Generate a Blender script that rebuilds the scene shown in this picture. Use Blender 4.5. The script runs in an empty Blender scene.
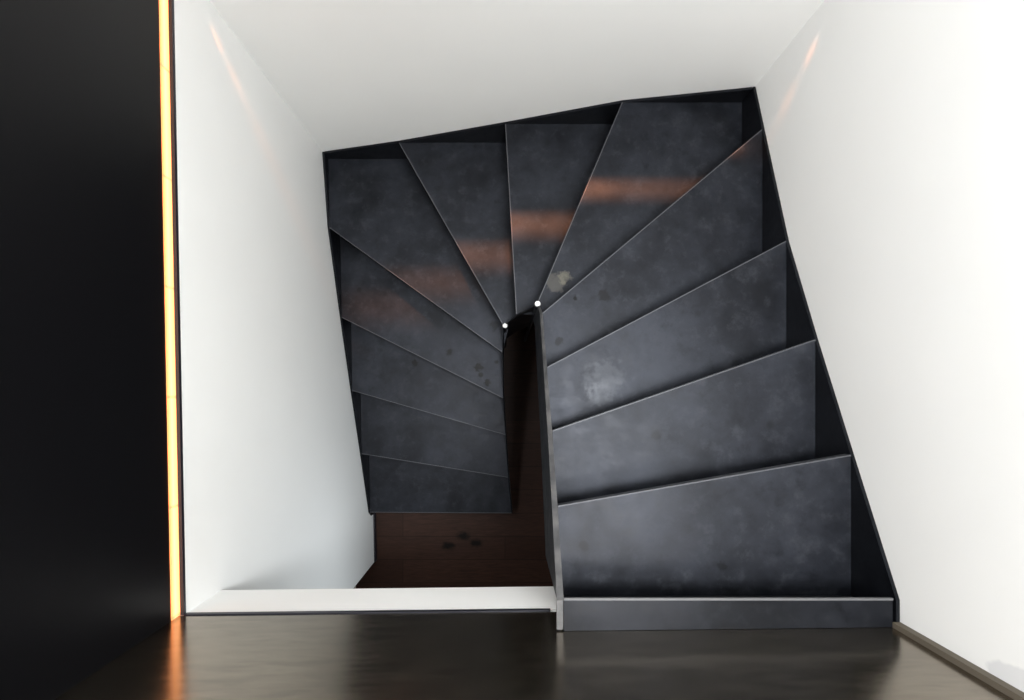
import bpy, bmesh, math
from mathutils import Vector, Matrix
sc = bpy.context.scene
C = sc.collection

# ------------------------------------------------------------------ scale
F = 570.0                 # focal length in pixels
D = 1.65                  # metres from camera down to the first tread
U = D / F                 # one plan unit in metres
RISE = 0.115 * D
H = 2.38 * D              # camera height above the lower floor
def zt(k): return H - D * (1 + 0.115 * (k - 1))      # top of tread k (k = 0 is the landing)
def zf(f): return H - D * f
def p(x, y): return (x * U, y * U)

# ------------------------------------------------------------------ camera
cam_d = bpy.data.cameras.new('camera'); cam = bpy.data.objects.new('camera', cam_d); C.objects.link(cam)
cam_d.sensor_width = 36.0; cam_d.lens = 36.0 * F / 1024.0
cam_d.shift_x = (512 - 505) / 1024.0
cam_d.shift_y = (397 - 350) / 1024.0
cam_d.clip_start = 0.02
cam.location = (0, 0, H); cam.rotation_euler = (0, 0, 0)
sc.camera = cam

# ------------------------------------------------------------------ world, light, exposure
w = bpy.data.worlds.new('world'); sc.world = w; w.use_nodes = True
bg = w.node_tree.nodes['Background']; bg.inputs[0].default_value = (0.8, 0.88, 1, 1); bg.inputs[1].default_value = 0.02
sc.view_settings.view_transform = 'Standard'; sc.view_settings.look = 'None'
sc.view_settings.gamma = 1; sc.view_settings.exposure = 0.0
sc.view_settings.use_curve_mapping = False

CEIL = H + 1.25
def area(name, loc, size, size_y, power, color, target, spread=180):
    d = bpy.data.lights.new(name, 'AREA'); d.shape = 'RECTANGLE'; d.size = size; d.size_y = size_y
    d.energy = power; d.color = color; d.spread = math.radians(spread)
    o = bpy.data.objects.new(name, d); C.objects.link(o); o.location = loc
    o.rotation_euler = (Vector(target) - Vector(loc)).to_track_quat('-Z', 'Y').to_euler()
    return o
# added overhead fill below the closed ceiling, brightening walls and treads
area('overhead_fill', (0.6, -0.12, CEIL - 0.06), 0.55, 0.8, 84, (0.96, 0.985, 1.0), (-0.05, 0.05, 0), 160)
# added cool fill in the lower room, lifting the foot of the left wall
area('lower_room_fill', (0.85, -1.75, 1.5), 0.6, 0.6, 4.3, (0.88, 0.95, 1.0), (-0.9, -0.85, 1.0), 75)
# added unseen side light against the black wall, aimed at the right wall
WY0, WY1, WZ0, WZ1 = -0.35, 0.85, H - 0.25, H + 0.75
area('side_fill', (-0.915, (WY0 + WY1) / 2, (WZ0 + WZ1) / 2), WZ1 - WZ0, WY1 - WY0, 84, (0.98, 0.99, 1.0), (1.0, (WY0 + WY1) / 2 - 0.15, H - 0.35))

# ------------------------------------------------------------------ mesh helpers
class MB:
    def __init__(s): s.bm = bmesh.new()
    def prism(s, pts, z0, z1):
        """plan polygon between two heights"""
        b = [s.bm.verts.new((x, y, z0)) for x, y in pts]; t = [s.bm.verts.new((x, y, z1)) for x, y in pts]
        n = len(pts)
        s.bm.faces.new(b[::-1]); s.bm.faces.new(t)
        for i in range(n): s.bm.faces.new((b[i], b[(i + 1) % n], t[(i + 1) % n], t[i]))
        return s
    def box(s, x0, x1, y0, y1, z0, z1):
        return s.prism([(x0, y0), (x1, y0), (x1, y1), (x0, y1)], z0, z1)
    def plate(s, path, tops, bots, off):
        """upright plate along a plan path with its own top and bottom heights; off = thickness vector per point"""
        rows = []
        for (x, y), t, b, (ox, oy) in zip(path, tops, bots, off):
            rows.append([s.bm.verts.new(v) for v in ((x, y, t), (x + ox, y + oy, t), (x + ox, y + oy, b), (x, y, b))])
        for a, c in zip(rows, rows[1:]):
            for i in range(4): s.bm.faces.new((a[i], a[(i + 1) % 4], c[(i + 1) % 4], c[i]))
        s.bm.faces.new(rows[0][::-1]); s.bm.faces.new(rows[-1])
        return s
    def lathe(s, cx, cy, prof, n=20):
        rings = []
        for r, z in prof:
            rings.append([s.bm.verts.new((cx + r * math.cos(2 * math.pi * i / n), cy + r * math.sin(2 * math.pi * i / n), z)) for i in range(n)])
        for a, c in zip(rings, rings[1:]):
            for i in range(n): s.bm.faces.new((a[i], a[(i + 1) % n], c[(i + 1) % n], c[i]))
        s.bm.faces.new(rings[0][::-1]); s.bm.faces.new(rings[-1])
        return s
    def build(s, name, mat, parent=None, bevel=0.0):
        bmesh.ops.recalc_face_normals(s.bm, faces=s.bm.faces)
        me = bpy.data.meshes.new(name); s.bm.to_mesh(me); s.bm.free(); me.materials.append(mat)
        o = bpy.data.objects.new(name, me); C.objects.link(o)
        if parent:
            o.parent = parent; o.matrix_parent_inverse = parent_inv(parent)
        if bevel:
            m = o.modifiers.new('bevel', 'BEVEL'); m.width = bevel; m.segments = 2; m.limit_method = 'ANGLE'
        return o
def parent_inv(par):                                         # part meshes are modelled in world coordinates
    return Matrix.Translation(-par.location) if par.type == 'EMPTY' else Matrix.Identity(4)
def tag(o, label=None, cat=None, group=None, kind=None):
    for k, v in (('label', label), ('category', cat), ('group', group), ('kind', kind)):
        if v: o[k] = v
    return o
def empty(name, loc):
    o = bpy.data.objects.new(name, None); C.objects.link(o); o.location = loc; o.empty_display_size = 0.1
    return o

# ------------------------------------------------------------------ materials
class NT:
    def __init__(s, name):
        s.m = bpy.data.materials.new(name); s.m.use_nodes = True; s.t = s.m.node_tree
        s.b = s.t.nodes['Principled BSDF']
        s.pos = s.t.nodes.new('ShaderNodeNewGeometry').outputs['Position']
    def n(s, typ, **kw):
        x = s.t.nodes.new(typ)
        for k, v in kw.items(): setattr(x, k, v)
        return x
    def l(s, a, b): s.t.links.new(a, b)
    def setv(s, sock, v):
        if hasattr(v, 'is_linked'): s.l(v, sock)
        else: sock.default_value = v
    def mapped(s, scale=(1, 1, 1), rot=(0, 0, 0), loc=(0, 0, 0)):
        x = s.n('ShaderNodeMapping'); s.l(s.pos, x.inputs[0])
        x.inputs['Scale'].default_value = scale; x.inputs['Rotation'].default_value = rot; x.inputs['Location'].default_value = loc
        return x.outputs[0]
    def noise(s, scale, detail=4, rough=0.55, vec=None, dist=0.0):
        x = s.n('ShaderNodeTexNoise'); s.l(vec or s.pos, x.inputs['Vector'])
        x.inputs['Scale'].default_value = scale; x.inputs['Detail'].default_value = detail
        x.inputs['Roughness'].default_value = rough; x.inputs['Distortion'].default_value = dist
        return x.outputs[0]
    def ramp(s, v, stops):
        x = s.n('ShaderNodeValToRGB'); s.l(v, x.inputs[0]); r = x.color_ramp
        while len(r.elements) < len(stops): r.elements.new(0.5)
        for e, (q, c) in zip(r.elements, stops):
            e.position = q; e.color = (c, c, c, 1) if isinstance(c, (int, float)) else (*c, 1)
        return x.outputs[0]
    def mix(s, f, a, b, mode='MIX'):
        x = s.n('ShaderNodeMix', data_type='RGBA', blend_type=mode); x.clamp_factor = True
        s.setv(x.inputs[0], f)
        for sock, v in ((x.inputs[6], a), (x.inputs[7], b)):
            s.setv(sock, (*v, 1) if isinstance(v, tuple) else v)
        return x.outputs[2]
    def math(s, op, a, b=0.0, clamp=False):
        x = s.n('ShaderNodeMath', operation=op); x.use_clamp = clamp
        s.setv(x.inputs[0], a); s.setv(x.inputs[1], b); return x.outputs[0]
    def bump(s, h, strength, dist=0.01):
        x = s.n('ShaderNodeBump'); x.inputs['Strength'].default_value = strength; x.inputs['Distance'].default_value = dist
        s.l(h, x.inputs['Height']); s.l(x.outputs[0], s.b.inputs['Normal'])
    def set(s, **kw):
        for k, v in kw.items():
            sock = s.b.inputs[k.replace('_', ' ')]
            if isinstance(v, tuple) and len(v) == 3: v = (*v, 1)
            s.setv(sock, v)
        return s.m

def plaster(name, col, grey_patch=None):
    t = NT(name)
    a = t.noise(1.3, 3); b = t.noise(45, 4)
    c = t.mix(t.ramp(a, [(0.35, 0), (0.7, 1)]), col, tuple(x * 0.965 for x in col))
    if grey_patch:                                               # grey patch with a ragged outline
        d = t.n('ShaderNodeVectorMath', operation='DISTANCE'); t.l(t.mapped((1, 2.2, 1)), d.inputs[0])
        x, y, z, r = grey_patch; d.inputs[1].default_value = (x, y * 2.2, z)
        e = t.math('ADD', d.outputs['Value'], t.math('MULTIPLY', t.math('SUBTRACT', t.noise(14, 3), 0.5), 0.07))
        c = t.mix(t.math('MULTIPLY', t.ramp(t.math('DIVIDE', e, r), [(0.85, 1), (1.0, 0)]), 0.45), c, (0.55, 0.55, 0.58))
    t.bump(b, 0.04, 0.004)
    return t.set(Base_Color=c, Roughness=0.75)
WHITE = plaster('white_plaster', (0.86, 0.86, 0.845))
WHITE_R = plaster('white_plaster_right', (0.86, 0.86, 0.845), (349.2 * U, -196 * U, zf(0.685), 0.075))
TAUPE = plaster('taupe_paint', (0.30, 0.25, 0.20))

SHADOW_GAP = plaster('shadow_gap_tone', (0.10, 0.082, 0.06))  # brown tone of a shadow gap, put into the colour

def steel(name, spots=(), dark=1.0):
    t = NT(name)
    big = t.noise(4.5, 6, 0.62, dist=0.15); mid = t.noise(17, 7, 0.7, dist=0.1); fine = t.noise(70, 3)
    c = t.mix(t.ramp(big, [(0.34, 0), (0.68, 1)]), (0.0055, 0.0065, 0.0095), (0.020, 0.0225, 0.030))
    c = t.mix(t.math('MULTIPLY', t.ramp(mid, [(0.52, 0), (0.72, 1)]), 0.6), c, (0.036, 0.039, 0.047))
    c = t.mix(t.math('MULTIPLY', t.ramp(mid, [(0.28, 1), (0.46, 0)]), 0.6), c, (0.0035, 0.004, 0.0055))
    # oil drops: small dark round marks at random
    v = t.n('ShaderNodeTexVoronoi'); v.inputs['Scale'].default_value = 5.5; t.l(t.pos, v.inputs['Vector'])
    drop = t.math('MULTIPLY', t.ramp(v.outputs['Distance'], [(0.06, 1), (0.10, 0)]), t.ramp(t.noise(1.7, 1), [(0.5, 0), (0.6, 1)]))
    c = t.mix(t.math('MULTIPLY', drop, 0.8), c, (0.002, 0.002, 0.0025))
    for (x, y, z, r, k, col) in spots:
        d = t.n('ShaderNodeVectorMath', operation='DISTANCE'); t.l(t.pos, d.inputs[0]); d.inputs[1].default_value = (x, y, z)
        e = t.math('ADD', d.outputs['Value'], t.math('MULTIPLY', t.math('SUBTRACT', t.noise(40, 3), 0.5), r * 2.2))
        m = t.math('MULTIPLY', t.ramp(t.math('DIVIDE', e, r), [(0.6, 1), (1.0, 0)]), k)
        c = t.mix(m, c, col)
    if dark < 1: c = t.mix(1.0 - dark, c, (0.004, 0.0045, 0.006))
    t.bump(fine, 0.05, 0.003)
    rg = t.ramp(mid, [(0.3, 0.36), (0.7, 0.52)])
    return t.set(Base_Color=c, Metallic=0.5, Roughness=rg, Specular_IOR_Level=0.33)
def spot(px, py, k, r, s=1.0, col=(0.0012, 0.0012, 0.0015)):
    f = 1 + 0.115 * (k - 1)
    return ((px - 505) * f * U, (397 - py) * f * U, zt(k), r, s, col)
SPOTS = [spot(450, 352, 9, 0.020), spot(478, 367, 9, 0.026), spot(481, 375, 9, 0.014), spot(488, 382, 9, 0.022), spot(497, 362, 9, 0.014),
         spot(415, 363, 10, 0.018), spot(603, 295, 4, 0.026, 0.75), spot(559, 342, 4, 0.022, 0.7), spot(495, 326, 8, 0.03, 0.6),
         spot(556, 282, 5, 0.045, 0.25, (0.15, 0.14, 0.115)), spot(564, 277, 5, 0.03, 0.3, (0.19, 0.175, 0.13)), spot(575, 298, 4, 0.012),
         spot(605, 380, 3, 0.08, 0.22, (0.07, 0.074, 0.082)), spot(600, 395, 3, 0.05, 0.2, (0.075, 0.078, 0.086)),
         spot(583, 545, 1, 0.018, 0.6), spot(655, 436, 2, 0.02, 0.5), spot(722, 566, 1, 0.016, 0.6)]
STEEL = steel('blackened_steel', SPOTS)
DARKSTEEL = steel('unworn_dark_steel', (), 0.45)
LANDING = steel('darker_blackened_steel', (), 0.5)
EDGE = NT('worn_lit_steel_edge').set(Base_Color=(0.065, 0.067, 0.075), Metallic=0.4, Roughness=0.5)  # paler tone holds both wear and light caught on the edges
def inner_steel():
    t = NT('raw_steel_flat_bar')
    c = t.mix(t.ramp(t.noise(18, 5), [(0.3, 0), (0.7, 1)]), (0.05, 0.05, 0.053), (0.125, 0.123, 0.122))
    return t.set(Base_Color=c, Metallic=0.4, Roughness=0.45)
BAR = inner_steel()
CAP = NT('white_cap').set(Base_Color=(0.95, 0.95, 0.93), Roughness=0.3)
def wood_floor():
    t = NT('dark_wood_planks')
    b = t.n('ShaderNodeTexBrick'); b.offset = 0.37; t.l(t.mapped(), b.inputs['Vector'])
    for k, v in (('Scale', 1.0), ('Mortar Size', 0.002), ('Brick Width', 1.9), ('Row Height', 0.16), ('Bias', 0.0)): b.inputs[k].default_value = v
    b.inputs['Color1'].default_value = (0.046, 0.021, 0.014, 1); b.inputs['Color2'].default_value = (0.064, 0.030, 0.020, 1); b.inputs['Mortar'].default_value = (0.012, 0.008, 0.006, 1)
    g = t.noise(6, 6, 0.6, t.mapped((1.5, 14, 1)), 1.2)
    c = t.mix(t.ramp(g, [(0.35, 0.0), (0.7, 0.75)]), b.outputs['Color'], (0.022, 0.012, 0.009))
    # two knots in the plank before the last step
    for kx, ky in ((448, 546), (476, 543), (463, 536)):
        d = t.n('ShaderNodeVectorMath', operation='DISTANCE'); t.l(t.mapped((1, 1.6, 1)), d.inputs[0])
        d.inputs[1].default_value = ((kx - 505) * 2.38 * U, (397 - ky) * 2.38 * U * 1.6, 0)
        e = t.math('ADD', d.outputs['Value'], t.math('MULTIPLY', t.math('SUBTRACT', t.noise(30, 3), 0.5), 0.06))
        c = t.mix(t.math('MULTIPLY', t.ramp(e, [(0.02, 1), (0.06, 0)]), 0.95), c, (0.003, 0.002, 0.0016))
    t.bump(g, 0.05, 0.004)
    return t.set(Base_Color=c, Roughness=0.5, Specular_IOR_Level=0.2)
WOOD = wood_floor()
CEILDARK = NT('dark_unseen_ceiling').set(Base_Color=(0.05, 0.045, 0.04), Roughness=0.6)  # unseen ceiling, darkened to cut its reflections on the treads
def lacquer():
    t = NT('dark_polished_panel')
    g = t.noise(4, 5, 0.6, t.mapped((2, 1, 9), (0, 0.5, 0)), 0.5)
    c = t.mix(t.ramp(g, [(0.3, 0), (0.7, 1)]), (0.23, 0.20, 0.16), (0.33, 0.285, 0.225))
    return t.set(Base_Color=c, Metallic=0.97, Roughness=t.ramp(g, [(0.3, 0.17), (0.7, 0.23)]))
PANEL = lacquer()
BLACK = NT('black_wall_finish').set(Base_Color=(0.0025, 0.0025, 0.0032), Roughness=0.42, Specular_IOR_Level=0.2)
DARKTRIM = NT('dark_metal_trim').set(Base_Color=(0.02, 0.02, 0.028), Metallic=0.4, Roughness=0.4)
def led_mat():
    t = NT('orange_light_diffuser')
    sx = t.n('ShaderNodeSeparateXYZ'); t.l(t.pos, sx.inputs[0])
    ph = t.math('FRACT', t.math('MULTIPLY', sx.outputs[1], 3.3))
    k = t.ramp(ph, [(0.0, 0.45), (0.02, 1.0), (0.98, 1.0), (1.0, 0.45)])
    t.b.inputs['Base Color'].default_value = (0.8, 0.4, 0.15, 1)
    h = t.math('DIVIDE', t.math('SUBTRACT', sx.outputs[2], zf(0.975)), D * 0.032)       # brightest along the middle of the strip
    prof = t.ramp(h, [(0.0, (0.9, 0.14, 0.05)), (0.25, (1.0, 0.32, 0.10)), (0.62, (1.0, 0.50, 0.26)), (1.0, (0.9, 0.16, 0.03))])
    t.l(prof, t.b.inputs['Emission Color'])
    t.l(t.math('MULTIPLY', k, 2.0), t.b.inputs['Emission Strength'])
    return t.m
LED = led_mat()

# ------------------------------------------------------------------ plan of the shaft (plan units)
YB, XR, YF = 434.0, 349.8, -204.0
def xl(y): return -310.5 - (y + 230) * 13.0 / 660.0           # left wall leans a degree in plan
Y_END = -388.0                                               # end of the left wall at the lower floor
T = 0.12
def yf(x): return -204.0 - (350 - x) * 7.5 / 662.0            # the dark panel also leans a degree in plan
def S(o): return tag(o, kind='structure')

# ------------------------------------------------------------------ setting
x0, x1, y0, y1 = -3.2, XR * U + T, -3.4, YB * U + T
S(MB().box(x0, x1, y0, y1, -0.1, 0).build('floor', WOOD))
ZL = zf(0.975)                                               # the top of the white left wall
def lw(y, d=0): return ((xl(y) + d) * U, y * U)
S(MB().prism([lw(Y_END), lw(YB), (lw(YB)[0] - T, lw(YB)[1]), (lw(Y_END)[0] - T, lw(Y_END)[1])], 0, ZL).build('wall_left', WHITE))
S(MB().box(lw(YB)[0] - T, XR * U, YB * U, YB * U + T, 0, CEIL).build('wall_back', WHITE))
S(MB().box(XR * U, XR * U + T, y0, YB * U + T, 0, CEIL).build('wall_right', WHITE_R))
# upper part of the left side: black wall set back behind the light strip
d0 = -4
o = S(MB().prism([lw(YF - 60, d0), lw(YB, d0), (lw(YB)[0] - T, lw(YB)[1]), (lw(YF - 60)[0] - T, lw(YF - 60)[1])], zf(0.943), CEIL).build('wall_upper_left', BLACK))
o['label'] = 'black wall above the orange light strip'
# unseen frame added around the side fill light
wx = lw(100, d0)[0]
S(MB().box(wx, wx + 0.03, WY0 - 0.05, WY0, WZ0 - 0.05, WZ1 + 0.05).box(wx, wx + 0.03, WY1, WY1 + 0.05, WZ0 - 0.05, WZ1 + 0.05)
  .box(wx, wx + 0.03, WY0, WY1, WZ0 - 0.05, WZ0).box(wx, wx + 0.03, WY0, WY1, WZ1, WZ1 + 0.05).build('side_fill_frame', DARKTRIM))
# landing slab with its white edge over the opening to the lower room
S(MB().prism([(lw(-212)[0], -2.1), (XR * U, -2.1), p(XR, yf(XR)), (lw(-212)[0], yf(-311) * U)], zf(1.095), zf(0.976)).build('trim_1', WHITE))
o = S(MB().prism([p(-330, yf(-330) - 20), p(XR, yf(XR) - 20), p(XR, yf(XR)), p(-330, yf(-330))], zf(0.966), CEIL).build('wall_front', PANEL))
o['label'] = 'dark polished panel at the foot of the picture mirroring the orange light'
S(MB().prism([p(-311, yf(-311) - 5), p(44, yf(44) - 5), p(44, yf(44) + 1), p(-311, yf(-311) + 1)], zf(0.977), zf(0.968)).build('trim_2', DARKTRIM))
S(MB().box(XR * U - 0.02, XR * U, YF * U, YF * U + 0.014, zf(0.885), CEIL).build('shadow_gap_strip', SHADOW_GAP))  # dark strip standing in for the shadow gap beside the panel
S(MB().box(x0, XR * U + T, YF * U - 0.2, YB * U + T, CEIL, CEIL + 0.1).build('ceiling_unseen', CEILDARK))
# lower room beyond the opening
S(MB().box(x0, -355 * U, -3.4, -435 * U, 0, zf(1.095)).build('wall_lower_left', TAUPE))
S(MB().box(x0, x1, -3.5, -3.4, 0, zf(1.095)).build('wall_lower_front', TAUPE))
S(MB().box(x0, x1, -3.5, -2.1, zf(1.095), zf(0.978)).build('ceiling_lower', WHITE))
S(MB().prism([lw(Y_END), lw(-265), lw(-265, 3), lw(Y_END, 3)], 0, 0.05).build('shadow_line_left', DARKTRIM))  # dark strip in place of the thin shadow at the wall's foot

# ------------------------------------------------------------------ orange light strips
L = tag(empty('light_strip', (*lw(-205), ZL)), 'glowing orange light strip along the foot of the black wall', 'light')
g0, g1 = -211.0, YB
MB().prism([lw(g0, -11), lw(g1, -11), lw(g1, -4.2), lw(g0, -4.2)], ZL, ZL + 0.004).build('channel_base', DARKTRIM, L)
MB().prism([lw(g0, -3.4), lw(g1, -3.4), lw(g1, 0), lw(g0, 0)], ZL, ZL + 0.012).build('channel_lip', DARKTRIM, L)
MB().prism([lw(g0, -9), lw(g1, -9), lw(g1, -3.5), lw(g0, -3.5)], ZL + 0.004, zf(0.943)).build('diffuser', LED, L)

# a second slot in the back wall, just above the picture, throws a thin sheet of orange light down the shaft
zs = zf(1.03)
src = Vector((0.02, YB * U - 0.02, zs))
ang = math.atan2(290.0, 570.0)
def sheet(x, fan, size, power, spread):                      # one stretch of the slot, its light leaning sideways by fan degrees
    a = math.radians(fan)
    o = area('slot_light', src, size, 0.012, power, (1.0, 0.36, 0.14), src + Vector((0, -1, 0)), spread)
    down = Vector((math.sin(a), -math.cos(a) * math.sin(ang), -math.cos(a) * math.cos(ang)))
    nrm = Vector((0, math.cos(ang), -math.sin(ang)))         # normal of the sheet
    zax = -down; xax = nrm.cross(zax).normalized()
    o.matrix_world = Matrix.Translation(src + Vector((x, 0, 0))) @ Matrix((xax, nrm, zax)).transposed().to_4x4()
sheet(0, 0, 1.8, 0.5, 9); sheet(-0.3, 25, 0.9, 0.16, 9); sheet(0.3, -25, 0.9, 0.16, 9)
for sgn in (-1, 1):
    for fan, pw in ((8, 0.012), (15, 0.008), (26, 0.005), (42, 0.004)): sheet(sgn * 0.80, sgn * fan, 0.05, pw, 12)

# ------------------------------------------------------------------ the staircase
XO = 346.0
def ls(y): return xl(y) + 4.5                                # inner face of the left stringer
N = [ # inner end, outer end, "uphill" direction of inner and outer end
 ((52, -180), (XO, -180), (0, -1), (0, -1)),
 ((53, -110), (XO, -59), (0, -1), (0, -1)),
 ((53, -38.6), (XO, 63), (0, -1), (0, -1)),
 ((52, 35.7), (XO, 191), (0, -1), (0, -1)),
 ((51, 112), (XO, 359), (0, -1), (0, -1)),
 ((49, 138.7), (172, 430), (0, -1), (1, 0)),
 ((19, 130.7), (1.5, 430), (.97, .26), (1, 0)),
 ((-2.5, 123), (-178, 430), (.97, .26), (1, 0)),
 ((-4.7, 81.8), (ls(307), 307), (0, 1), (0, 1)),
 ((-4, -1), (ls(154), 154), (0, 1), (0, 1)),
 ((1, -76), (ls(14), 14), (0, 1), (0, 1)),
 ((7, -172), (ls(-121), -121), (0, 1), (0, 1)),
 ((15, -262), (ls(-260), -260), (0, 1), (0, 1)),
]
CORNER_R, CORNER_L = (XO, 430), (ls(430), 430)
TH = 0.008
stair = tag(empty('staircase', (*p(17, 20), 0)), 'blackened steel winding staircase turning round a narrow open well between white walls', 'staircase')

def back(k, d):
    """front edge k shifted uphill by d plan units: the back edge of tread k+1"""
    (ix, iy), (ox, oy), (a, b), (c, e) = N[k]
    return (ix + a * d, iy + b * d), (ox + c * d, oy + e * d)
BACK = [23.0, 17.0] + [9.0] * 11
for k in range(1, 13):
    (fi, fo) = N[k][0], N[k][1]
    bi, bo = back(k - 1, BACK[k - 1])
    poly = [fi, fo]
    if k == 5: poly.append(CORNER_R)
    if k == 8: poly.append(CORNER_L)
    poly += [bo, bi]
    pts = [p(*q) for q in poly]
    tr = MB().prism(pts, zt(k) - TH, zt(k)).build('tread', STEEL, stair)
    # folded front edge, worn; the light it catches is painted in too
    a, b = Vector(p(*fi)), Vector(p(*fo)); t = (b - a).normalized(); nrm = Vector((t.y, -t.x))
    up = Vector(p(*bi)) - a
    if nrm.dot(up) > 0: nrm = -nrm
    wd = 0.0036
    MB().prism([tuple(a), tuple(b), tuple(b + nrm * wd), tuple(a + nrm * wd)], zt(k) - 0.03, zt(k) + 0.0006).build('nosing', EDGE, tr)
# landing plate at the top of the stair
top = MB().prism([p(52, -180), p(343, -180), p(343, yf(343) + .3), p(52, yf(52) + .3)], zt(0) - 0.012, zt(0)).build('landing_plate', LANDING, stair)
e0, e1 = p(52, -180), p(343.5, -180)
MB().box(e0[0], e1[0], e0[1], e0[1] + 0.0055, zt(0) - 0.008, zt(0) + 0.001).build('nosing', NT('bright_welded_edge').set(Base_Color=(0.13, 0.13, 0.135), Metallic=0.4, Roughness=0.5), top)
MB().box(45.8 * U, 51.5 * U, (YF - 2) * U, -180 * U, zt(0) - 0.012, zt(0) - 0.001).build('end_plate', BAR, stair)
# risers
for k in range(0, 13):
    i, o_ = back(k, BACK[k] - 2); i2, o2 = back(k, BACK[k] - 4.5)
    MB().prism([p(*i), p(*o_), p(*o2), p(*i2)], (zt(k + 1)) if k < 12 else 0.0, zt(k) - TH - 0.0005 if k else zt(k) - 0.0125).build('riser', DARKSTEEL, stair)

# outer stringers
DEEP = 0.30
def stringer(name, pts, off, mat=DARKSTEEL, deep=DEEP, end=None):
    path = [p(x, y) for x, y, f in pts]; tops = [zf(f) for x, y, f in pts]
    bots = [max(0.0, t - deep) for t in tops]
    if end: bots[-1] = end
    return MB().plate(path, tops, bots, [(ox * U, oy * U) for ox, oy in off]).build(name, mat, stair)
th = 3.2
f = lambda k: 1 + 0.115 * (k - 1)
cr, cl = 1.395, 1.765
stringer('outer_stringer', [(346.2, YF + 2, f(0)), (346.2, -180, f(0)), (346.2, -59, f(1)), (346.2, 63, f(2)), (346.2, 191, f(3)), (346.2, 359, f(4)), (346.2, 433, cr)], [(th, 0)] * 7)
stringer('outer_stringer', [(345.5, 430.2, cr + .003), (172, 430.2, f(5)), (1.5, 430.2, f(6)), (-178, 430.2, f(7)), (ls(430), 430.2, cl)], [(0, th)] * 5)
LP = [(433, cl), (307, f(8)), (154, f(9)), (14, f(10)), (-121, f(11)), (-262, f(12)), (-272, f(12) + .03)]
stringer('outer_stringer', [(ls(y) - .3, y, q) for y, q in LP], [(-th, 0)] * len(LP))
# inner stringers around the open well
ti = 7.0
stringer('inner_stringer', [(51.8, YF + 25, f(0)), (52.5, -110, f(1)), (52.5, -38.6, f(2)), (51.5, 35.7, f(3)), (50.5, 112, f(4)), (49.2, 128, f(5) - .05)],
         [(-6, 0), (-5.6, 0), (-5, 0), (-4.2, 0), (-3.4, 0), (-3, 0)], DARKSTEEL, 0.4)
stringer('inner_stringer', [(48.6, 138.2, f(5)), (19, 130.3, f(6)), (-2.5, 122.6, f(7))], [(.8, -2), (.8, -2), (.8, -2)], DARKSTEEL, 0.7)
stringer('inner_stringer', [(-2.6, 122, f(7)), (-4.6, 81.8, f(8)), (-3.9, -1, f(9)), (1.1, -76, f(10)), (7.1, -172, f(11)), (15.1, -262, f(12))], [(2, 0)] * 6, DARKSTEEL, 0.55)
# bare flat bar capping the inner stringer of the upper flight
eb = [(51.8, YF + 25, f(0)), (52.5, -110, f(1)), (52.5, -38.6, f(2)), (51.5, 35.7, f(3)), (50.5, 112, f(4)), (49.2, 128, f(5) - .05)]
MB().plate([p(x, y) for x, y, q in eb], [zf(q) + 0.005 for x, y, q in eb], [zf(q) + 0.0003 for x, y, q in eb],
           [(-wdt * U, 0) for wdt in (6, 5.6, 5, 4.2, 3.4, 3)]).build('edge_bar', BAR, stair)
# two slim posts at the turns of the well
for (x, y, q) in ((47.2, 134.5, f(5)), (0.2, 119.5, f(7))):
    cx, cy = p(x, y); zz = zf(q) + 0.02
    po = MB().lathe(cx, cy, [(0.009, 0), (0.009, zz)], 16).build('post', STEEL, stair)
    c = MB().lathe(cx, cy, [(0.009, zz), (0.012, zz + 0.001), (0.012, zz + 0.007), (0.009, zz + 0.011), (0.004, zz + 0.0125)], 20).build('post_cap', CAP, po)
    c['label'] = 'small white round cap'
